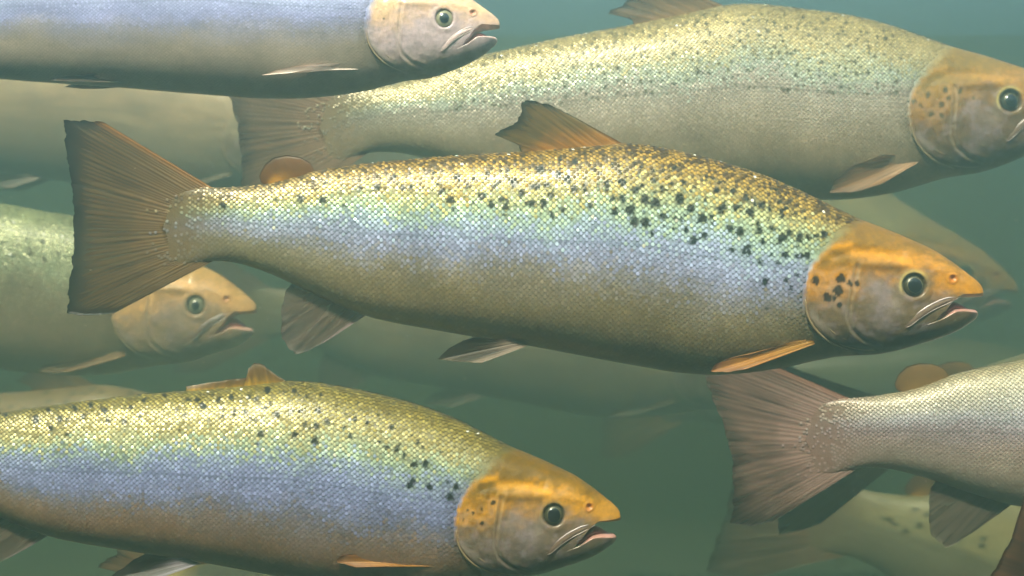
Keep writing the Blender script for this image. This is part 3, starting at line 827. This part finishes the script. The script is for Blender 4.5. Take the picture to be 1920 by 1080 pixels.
# ------------------------------------------------------------------ hide and fin colours of each kind of fish
OLIVE = dict(
    flank=[(0, (136, 102, 34)), (.08, (170, 134, 52)), (.17, (206, 178, 98)), (.25, (206, 204, 146)), (.32, (192, 212, 182)), (.38, (186, 206, 216)), (.46, (178, 188, 226)), (.54, (164, 166, 202)),
           (.61, (150, 144, 152)), (.69, (144, 130, 110)), (.80, (136, 118, 82)), (1, (136, 116, 82))],
    crown=(130, 92, 2), gold=(196, 130, 2), cheek=(112, 92, 66), chin=(56, 46, 30), maxilla=(116, 94, 80),
    fins=dict(tail=fin_cols((130, 100, 60), (100, 78, 46), (32, 29, 24), (.97, .92, .85), lead=(160, 106, 42), lw=.07),
              dorsal=fin_cols((164, 110, 34), (108, 84, 36), (48, 43, 30), (.98, .93, .88)),
              adipose=adipose_cols((206, 146, 40), (108, 66, 8)),
              anal=fin_cols((124, 104, 86), (112, 96, 84), (118, 104, 96), (.86, .7, .62), lead=(170, 146, 150), streak=.6),
              pelvic=fin_cols((140, 120, 104), (72, 58, 42), (92, 78, 58), (.95, .9, .8), lead=(180, 156, 134), lw=.25, streak=.5),
              pectoral=fin_cols((206, 150, 62), (196, 132, 44), (170, 116, 72), (1, .95, .9))))

def px_spots(lst, scale, ox, oy):
    return [(ox + x / scale, oy + y / scale, 1.42 * r / scale) for x, y, r in lst]

A_SPOTS = px_spots([(35,505,30),(300,495,22),(380,495,22),(670,552,22),(705,535,22),(785,620,28),(850,385,24),(1090,585,32),(1195,665,26),(1295,615,26),(1340,690,26),(1215,495,22),(1245,465,20),(1270,440,18),(1425,450,34),
    (1500,560,28),(1600,485,24),(1540,430,16),(1155,410,20),(1040,425,18),(1160,355,20),(1360,330,18),(1545,670,18),(225,385,18),(165,410,14),(650,465,16),(775,520,16),(605,360,16),(960,480,16),(880,430,14)], 5.4, 700, 260)
A_SPOTS += px_spots([(175,315,34),(265,320,18),(360,370,34),(450,405,36),(85,485,22),(150,490,24),(245,475,26),(515,515,34),(620,480,22),(635,520,20),(280,570,26),(95,655,28),(210,670,34),(405,720,24),(305,775,22),
    (690,680,24),(845,455,22),(850,505,22),(895,435,16),(910,605,24),(1010,605,28),(925,740,30),(1085,720,36),(1135,840,36),(1240,850,36),(1150,520,30),(1205,475,20),(1010,445,28),(1235,620,34),(1340,655,38),(1590,610,40),
    (1420,785,30),(1535,805,20),(1600,810,18),(1410,505,22),(1320,415,22),(1530,300,26),(530,230,26),(375,205,18),(700,315,18),(905,255,14),(910,300,14),(985,345,18),(1195,300,14),(580,610,18),(750,475,14),(1165,375,16),
    (1490,455,14),(780,355,12),(20,430,16),(1300,965,16),(1350,545,14),(1320,320,14)], 5.4, 980, 260)
A_SPOTS += px_spots([(115,435,22),(195,705,32),(300,800,34),(395,795,22),(340,610,20),(455,520,26),(615,530,26),(480,718,26),(515,690,24),(645,695,28),(750,595,28),(790,745,36),(905,680,28),(990,715,22),(1100,730,22),(1115,780,18),
    (1150,705,18),(1250,760,18),(1350,810,14),(585,905,30),(685,945,34),(860,870,18),(880,930,28),(1005,900,26),(1065,920,14),(1115,1000,34),(1090,1035,24),(1190,955,22),(1295,980,26),(1290,1030,20),(1385,1000,22),(1450,980,20),
    (1530,965,26),(140,930,22),(325,980,22),(215,1030,32),(920,1050,20),(700,740,14),(500,440,14),(340,380,10),(385,400,10),(275,365,10),(235,390,10),(350,420,10),(530,650,12),(830,660,12)], 5.4, 1260, 260)
A_SPOTS += px_spots([(385,375,24),(515,385,18),(550,345,20),(570,395,20),(790,425,18),(670,500,22),(850,505,16),(930,420,24),(1035,430,22),(1105,430,18),(1155,430,24),(720,690,24),(930,675,18),(985,760,18),(1045,630,16),(745,970,12)], 5.4, 1300, 400)
A_SPOTS += px_spots([(125,575,24),(1000,500,34),(1240,520,24),(1840,375,34),(840,450,16),(710,505,16),(1660,385,16),(1515,380,16),(1485,575,14),(1270,320,14)], 6, 400, 290)
A_HEAD = [(x, y, r * 1.2) for x, y, r in px_spots([(1230,675,26),(1490,660,28),(1460,785,30),(1350,850,26),(1475,935,14),(1580,710,16)], 5.4, 1300, 400)] + [(1606, 532, 5.4), (1562, 560, 4.2)]
B_SPOTS = px_spots([(65,460,16),(415,510,30),(550,410,20),(690,505,28),(775,520,18),(870,400,20),(1040,350,22),(945,485,20),(1190,415,28),(1230,525,26),(1420,540,26),(1485,375,26),(1640,300,20),(585,625,26),(770,675,20),(1060,220,14),
    (1190,225,14),(1580,220,12),(1870,230,12),(880,245,16),(525,290,10),(1420,195,14)], 6, 0, 700)
B_SPOTS += px_spots([(330,290,20),(435,295,22),(490,360,24),(680,295,20),(815,265,24),(1010,265,22),(1095,290,22),(1220,185,28),(300,460,20),(855,430,22),(980,435,28),(1180,380,24),(1240,330,16),(1035,500,16),(1080,505,14),(710,480,18),
    (1320,455,28),(1475,430,24),(1590,425,24),(1780,415,24),(1635,560,26),(1765,590,26),(1885,530,18),(1140,675,28),(1515,690,28),(1750,750,32),(1525,190,22),(1360,215,12),(1405,195,12),(1575,240,14),(1650,270,16),(1815,235,14),
    (430,735,16),(1100,790,16),(205,395,14)], 6, 300, 700)
B_SPOTS += px_spots([(70,240,18),(220,300,14),(285,375,18),(325,230,20),(440,265,18),(655,300,18),(615,480,16),(710,500,18),(735,460,12),(900,425,18),(785,560,18),(865,640,22),(980,630,24),(855,790,18),(825,835,22),(1010,845,20),
    (1255,845,20),(1195,935,26),(1175,790,12),(240,175,12),(540,185,10),(640,175,8),(430,65,10),(355,80,10)], 4.908, 600, 740)
B_HEAD = [(924, 944, 4.6), (902, 954, 3.2), (877, 957, 3), (904, 980, 4.4), (870, 976, 2.6), (888, 962, 2.4)]

def rand_spots(F, n, vmax, r, seed, x0=330, x1=1300):
    rng = np.random.default_rng(seed)
    out = []
    for _ in range(n * 8):
        X = rng.uniform(x0, x1); v = rng.uniform(.02, vmax) ** 1.0
        Z = float(top(np.array(X)) - v * (top(np.array(X)) - bot(np.array(X))))
        px, py = F.photo(np.array(X), np.array(Z))
        if all((px - a) ** 2 + (py - b) ** 2 > (3.0 * r) ** 2 for a, b, _ in out):
            out.append((float(px), float(py), r * rng.uniform(.6, 1.25)))
        if len(out) >= n: break
    return out

# ------------------------------------------------------------------ the fish
FA = Fish((1842, 548), 0.0, 1.0, sway=(18, 1.0), seed=1, open_jaw=4)
build_fish(FA, OLIVE, 'large olive and silver spotted salmon whole in view, golden head, upright orange fin', 1.0, A_SPOTS + rand_spots(FA, 130, .36, 2.6, 23, 340, 1050), A_HEAD, brown=1.0, pitch=10.8)

BPAL = dict(OLIVE); BPAL['flank'] = [(0, (132, 116, 48)), (.08, (168, 150, 76)), (.18, (206, 190, 128)), (.26, (208, 208, 164)), (.32, (188, 206, 176)), (.38, (174, 188, 214)), (.47, (160, 168, 220)), (.56, (148, 152, 200)),
    (.64, (138, 132, 152)), (.72, (146, 124, 116)), (.83, (156, 120, 92)), (1, (132, 108, 80))]
BPAL['bright'] = .9; BPAL['crown'] = (112, 82, 4); BPAL['gold'] = (206, 142, 2); BPAL['cheek'] = (120, 102, 86); BPAL['chin'] = (84, 72, 64); BPAL['sheen'] = (150, 132, 146); BPAL['crescent'] = .1
BPAL['fins'] = dict(OLIVE['fins'])
BPAL['fins']['dorsal'] = fin_cols((190, 148, 48), (138, 102, 50), (176, 156, 136), (1, .97, .95))
BPAL['fins']['pelvic'] = fin_cols((150, 140, 150), (52, 46, 40), (80, 74, 66), (.95, .9, .8), lead=(170, 165, 180), lw=.3)
FB = Fish((1163, 968), 0.01, 0.95, rot=0.6, hb_pts=[(0, 1.0), (300, 1.0), (560, .95), (1000, .92), (1300, .88), (1500, .95), (1800, 1)], bend=[(0, 0), (300, 2), (560, 7), (900, 9), (1200, 4), (1800, 0)], sway=(22, 2.4), seed=2, open_jaw=5, hf=.915)
b_fin = FB.to_template
build_fish(FB, BPAL, 'spotted salmon with golden head low in the view, its worn back fin folded flat', 1.0, B_SPOTS + rand_spots(FB, 50, .3, 2.2, 24, 340, 1150), B_HEAD, brown=.35, pitch=10.8,
           fins=dict(dorsal=dict(base=b_fin([(546, 722), (500, 726), (460, 728), (400, 731), (352, 733)]),
                                 tips=b_fin([(534, 712), (510, 696), (493, 681), (479, 676), (468, 688), (464, 707), (440, 709), (400, 715), (350, 724)])),
                     pectoral=dict(raw=1, base=FB.near_side([(856, 1062), (850, 1051), (838, 1041)], 70), tips=FB.near_side([(720, 1061), (665, 1062), (630, 1053), (640, 1040), (680, 1032), (730, 1029)], 90))))

CPAL = dict(OLIVE)
CPAL.update(flank=[(0, (150, 148, 146)), (.15, (176, 176, 182)), (.3, (196, 200, 216)), (.42, (174, 180, 224)), (.52, (152, 154, 200)), (.62, (146, 138, 150)), (.74, (156, 140, 126)), (1, (162, 142, 120))],
            crown=(206, 176, 136), gold=(208, 168, 134), cheek=(184, 162, 166), chin=(150, 130, 114), gum=(240, 200, 190), maxilla=(196, 170, 168), gillsoft=22, paint=.35, gap=[.7, .75, .8, .85, .9], crescent=.0,
            metal=[.1, .1, .1, .05, .0], relief=.4, tilt=.45, jit=.4, gillrim=(214, 168, 150), tailfade=.2)
CPAL['fins'] = dict(OLIVE['fins'])
CPAL['fins']['pectoral'] = fin_cols((250, 232, 222), (252, 240, 234), (240, 215, 200), (1, 1, 1), streak=0, rayalpha=0)
FC = Fish((937, 47), 0.10, 0.775, hf=.90, lf=1.25, rot=3.6, hb=.95, sway=(14, .4), seed=3)
CPAL['paint'] = .35; CPAL['eye_mat'] = M_EYE_PALE; CPAL['pupil'] = .5; CPAL['eye_r'] = 24
C_FINS = dict(pectoral=dict(raw=1, base=FC.near_side([(672, 130), (668, 125), (660, 120)], 70), tips=FC.near_side([(580, 132), (535, 138), (490, 141), (515, 132), (560, 123), (600, 119)], 90)),
              pelvic=dict(base=FC.to_template([(245, 158), (238, 153), (230, 148)]), tips=FC.to_template([(180, 160), (140, 160), (105, 157), (125, 151), (160, 146), (190, 144)])))
build_fish(FC, CPAL, 'pale silvery blue unspotted salmon with peach head, cut by the upper edge', .8, (), [(720, 34, 2.4)], fins=C_FINS, pitch=8.4)

DPAL = dict(OLIVE)
DPAL.update(flank=[(0, (162, 142, 90)), (.1, (190, 168, 110)), (.22, (210, 190, 138)), (.3, (208, 204, 168)), (.37, (196, 202, 186)), (.45, (196, 182, 168)), (.6, (184, 166, 146)), (.75, (168, 146, 118)), (1, (150, 124, 92))], spotcol=(78, 68, 42), paint=.7, eye_r=19.0, bright=.9,
            crown=(126, 98, 34), gold=(166, 118, 40), cheek=(108, 84, 58), chin=(84, 68, 42), gap=[.5, .52, .74, .97, 1.0])
DPAL['fins'] = dict(OLIVE['fins'])
DPAL['fins']['pectoral'] = fin_cols((196, 156, 118), (168, 126, 86), (140, 106, 78), (1, .92, .8))
DPAL['tailroot'] = (112, 92, 66)
DPAL['fins']['tail'] = fin_cols((150, 118, 90), (124, 100, 76), (84, 72, 58), (.98, .96, .93))
DPAL['fins']['dorsal'] = fin_cols((150, 116, 78), (116, 92, 66), (84, 72, 58), (.95, .9, .85))
FD = Fish((2012, 194), 0.45, 0.945, rot=6.6, lf=.965, bend=[(0, 0), (330, 3), (600, 9), (1000, 8), (1400, 0), (1800, 0)], hb_pts=[(0, 1), (330, 1.0), (520, .93), (1000, .89), (1300, .9), (1500, .95), (1800, 1)], sway=(20, 2.0), seed=4)
D_HEAD = [(1711, 190, 4.4), (1739, 179, 5), (1771, 168, 5), (1799, 171, 4.6), (1764, 196, 5), (1777, 184, 4), (1726, 198, 4), (1745, 214, 4.4), (1764, 217, 3.6), (1721, 172, 3), (1824, 182, 3.5)]
D_FINS = dict(pectoral=dict(raw=1, base=FD.near_side([(1726, 302), (1718, 295), (1702, 291)], 70), tips=FD.near_side([(1650, 346), (1605, 360), (1556, 362), (1565, 338), (1600, 310), (1655, 290)], 90)))
build_fish(FD, DPAL, 'big pale spotted salmon whose snout leaves the frame behind the large olive salmon', .85, rand_spots(FD, 430, .44, 3.0, 11, 330, 1250), D_HEAD, fins=D_FINS, pitch=9.0)

EPAL = dict(DPAL); EPAL['eye_mat'] = M_EYE_PALE; EPAL['pupil'] = .48; EPAL['fins'] = dict(DPAL['fins'], pectoral=fin_cols((190, 150, 104), (170, 130, 88), (150, 118, 84), (.9, .8, .7)))
EPAL.update(flank=[(0, (150, 150, 100)), (.2, (186, 186, 140)), (.34, (178, 178, 140)), (.45, (164, 146, 112)), (.7, (156, 130, 98)), (1, (140, 116, 84))],
            crown=(198, 148, 76), gold=(226, 168, 100), cheek=(174, 140, 108), chin=(140, 116, 92), gum=(235, 180, 160), crescent=.1, gillrim=(160, 140, 110))
FE = Fish((481, 580), 1.05, 0.83, hf=.85, rot=1.5, hb=.9, sway=(18, 1.5), seed=5, open_jaw=14)
build_fish(FE, EPAL, 'hazy salmon with gaping mouth and peach snout behind the large tail fin', .8, [(5, 455, 4), (58, 473, 5), (80, 453, 4), (85, 488, 5), (110, 475, 4), (26, 479, 3)] + rand_spots(FE, 40, .3, 3.2, 9, 420, 1200), (), pitch=9.0)

FPAL = dict(CPAL)
FPAL.update(flank=[(0, (176, 156, 112)), (.12, (212, 198, 170)), (.25, (220, 212, 204)), (.35, (204, 198, 210)), (.45, (184, 164, 174)), (.6, (172, 148, 142)), (.8, (170, 150, 134)), (1, (154, 130, 110))],
            gap=[.45, .5, .78, .94, .95], relief=1.2, metal=[.5, .6, .6, .5, .5], tailcol=(190, 170, 170))
FPAL['lace'] = (170, 140, 136); FPAL['tailroot'] = (124, 94, 84)
FPAL['fins'] = dict(tail=fin_cols((180, 144, 134), (140, 110, 98), (100, 82, 72), (.96, .92, .86), lead=(170, 120, 100), lw=.1, streak=.5),
                    dorsal=OLIVE['fins']['dorsal'], adipose=adipose_cols((156, 118, 60), (128, 94, 46)),
                    anal=fin_cols((110, 96, 84), (104, 92, 80), (108, 98, 84), (.95, .9, .85)), pelvic=OLIVE['fins']['pelvic'], pectoral=OLIVE['fins']['pectoral'])
def tail_at(px, py, S, rot, ref=(430, 421)):
    """nose pixel that brings template point REF (the wrist of the tail) to photo pixel (px, py)"""
    f = Fish((0, 0), 0, S, rot=rot)
    x, y = f.photo(np.array(NX - ref[0]), np.array(NY - ref[1]))
    return (px - float(x), py - float(y))
FF = Fish(tail_at(1628, 810, .98, 5.5), 0.24, .98, rot=5.5, hb=.95, sway=(14, 2.2), seed=6)
F_TAIL = dict(tail=dict(base=FINS['tail']['base'], tips=[(235, 262), (190, 258), (120, 262), (132, 300), (148, 350), (160, 400), (166, 450), (164, 500), (158, 545), (150, 572), (190, 580), (232, 575)]))
build_fish(FF, FPAL, 'silvery pink salmon seen only by its tail end under the large golden head', .8, (), (), fins=F_TAIL, pitch=9.6)

# farther fish, dimmer in the murk
def far_pal(base, **kw):
    p = dict(base); p.update(kw); return p
GREY = far_pal(DPAL, tailroot=(120, 100, 70),  flank=[(0, (150, 122, 80)), (.2, (184, 152, 106)), (.4, (172, 142, 106)), (.7, (136, 116, 88)), (1, (112, 94, 68))], fins=dict(DPAL['fins'], pectoral=fin_cols((140, 120, 90), (120, 104, 78), (110, 96, 74))), crown=(150, 130, 96), gold=(160, 136, 104))
DARK = far_pal(DPAL,  flank=[(0, (110, 100, 60)), (.2, (140, 130, 84)), (.45, (120, 116, 90)), (1, (90, 82, 58))], fins=dict(
    tail=fin_cols((110, 88, 64), (90, 76, 56), (66, 60, 46), (1, .98, .95)), dorsal=DPAL['fins']['dorsal'], adipose=FPAL['fins']['adipose'], anal=FPAL['fins']['anal'], pelvic=OLIVE['fins']['pelvic'], pectoral=DPAL['fins']['pectoral']))
YEL = far_pal(DPAL, flank=[(0, (146, 128, 76)), (.2, (176, 156, 104)), (.35, (168, 152, 104)), (.45, (128, 114, 84)), (1, (104, 92, 66))], crown=(150, 122, 64), spotcol=(52, 44, 24))

FG = Fish((668, 264), 1.5, .68, rot=1.0, hb=.95, sway=(14, 1), seed=7)
build_fish(FG, GREY, 'blurred grey salmon behind the tails beneath the pale blue salmon', .5, (), (), scales=False)
FH = Fish((1908, 545), 2.3, .82, rot=-8, hb=.95, sway=(14, 2), seed=8)
build_fish(FH, YEL, 'faint greenish salmon head fading into haze above the large golden head', .5, (), (), scales=False)
FI = Fish(tail_at(1700, 800, .9, 12), 0.75, .9, rot=12, hb=.9, sway=(14, 2), seed=9)
build_fish(FI, DARK, 'dim brown salmon tail hanging just behind the silvery pink tail', .5, (), (), scales=False)
FJ = Fish(tail_at(1625, 985, .9, -13), 1.4, .9, rot=-13, hb=1.1, sway=(10, 2), seed=10)
build_fish(FJ, YEL, 'yellowish speckled salmon slanting downward beneath the pink tailed salmon', .6, rand_spots(FJ, 90, .42, 4.6, 15, 300, 1400), (), scales=False)
KPAL = far_pal(DARK, fins=dict(DARK['fins'], tail=fin_cols((92, 60, 40), (78, 50, 32), (104, 70, 44), (1, 1, 1))))
FK = Fish(tail_at(2130, 1120, .9, -24), -0.02, .9, rot=-24, hb=.95, sway=(12, 1), seed=11)
build_fish(FK, KPAL, 'dark reddish brown tail fin entering at the lower corner', .5, (), (), scales=False)
FM = Fish((985, 1222), 0.24, .85, rot=6, hb=.95, sway=(12, 1), seed=12)
build_fish(FM, YEL, 'yellow backed salmon mostly below the frame under the worn finned salmon', .6, rand_spots(FM, 100, .4, 4, 17), (), scales=False)
FO = Fish((600, 880), 1.5, .62, rot=1, hb=.95, sway=(12, 1), seed=13)
build_fish(FO, GREY, 'dim salmon back peeking over the folded back fin of the low salmon', .5, rand_spots(FO, 80, .3, 4, 19), (), scales=False)
PALE = far_pal(DARK, fins=dict(DARK['fins'], tail=fin_cols((190, 150, 96), (160, 128, 84), (120, 100, 70))))
FP = Fish(tail_at(1300, 745, .6, 4), 3.2, .6, rot=4, hb=.95, sway=(10, 1), seed=14)
build_fish(FP, PALE, 'very faint distant salmon tail in the open water below the large salmon', .45, (), (), scales=False)
FQ = Fish((1490, 690), 2.4, .68, rot=-1, hb=.95, sway=(10, 1), seed=15)
build_fish(FQ, GREY, 'ghostly pale salmon showing just beneath the belly of the large salmon', .45, (), (), scales=False)

# fine specks drifting in the water
def specks(n=420):
    rng = np.random.default_rng(77)
    o8 = np.array([(1, 0, 0), (-1, 0, 0), (0, 1, 0), (0, -1, 0), (0, 0, 1), (0, 0, -1)], float)
    t8 = np.array([(0, 2, 4), (2, 1, 4), (1, 3, 4), (3, 0, 4), (2, 0, 5), (1, 2, 5), (3, 1, 5), (0, 3, 5)])
    y = rng.uniform(-.45, .9, n)
    p = np.stack([rng.uniform(-.5, .5, n) * (DIST + y), y, rng.uniform(-.3, .3, n) * (DIST + y)], -1)
    r = rng.uniform(.00015, .0005, n)
    V = (p[:, None, :] + o8[None] * r[:, None, None] * np.array([1.6, .8, .7])).reshape(-1, 3)
    Fc = (np.arange(n)[:, None, None] * 6 + t8[None]).reshape(-1, 3)
    m = plain('silt_speck', (190, 180, 150), .6)
    o = mesh_obj('drifting_specks', V, Fc, m)
    o['kind'] = 'stuff'; o['label'] = 'tiny pale specks drifting through the green water'; o['category'] = 'specks'
specks()
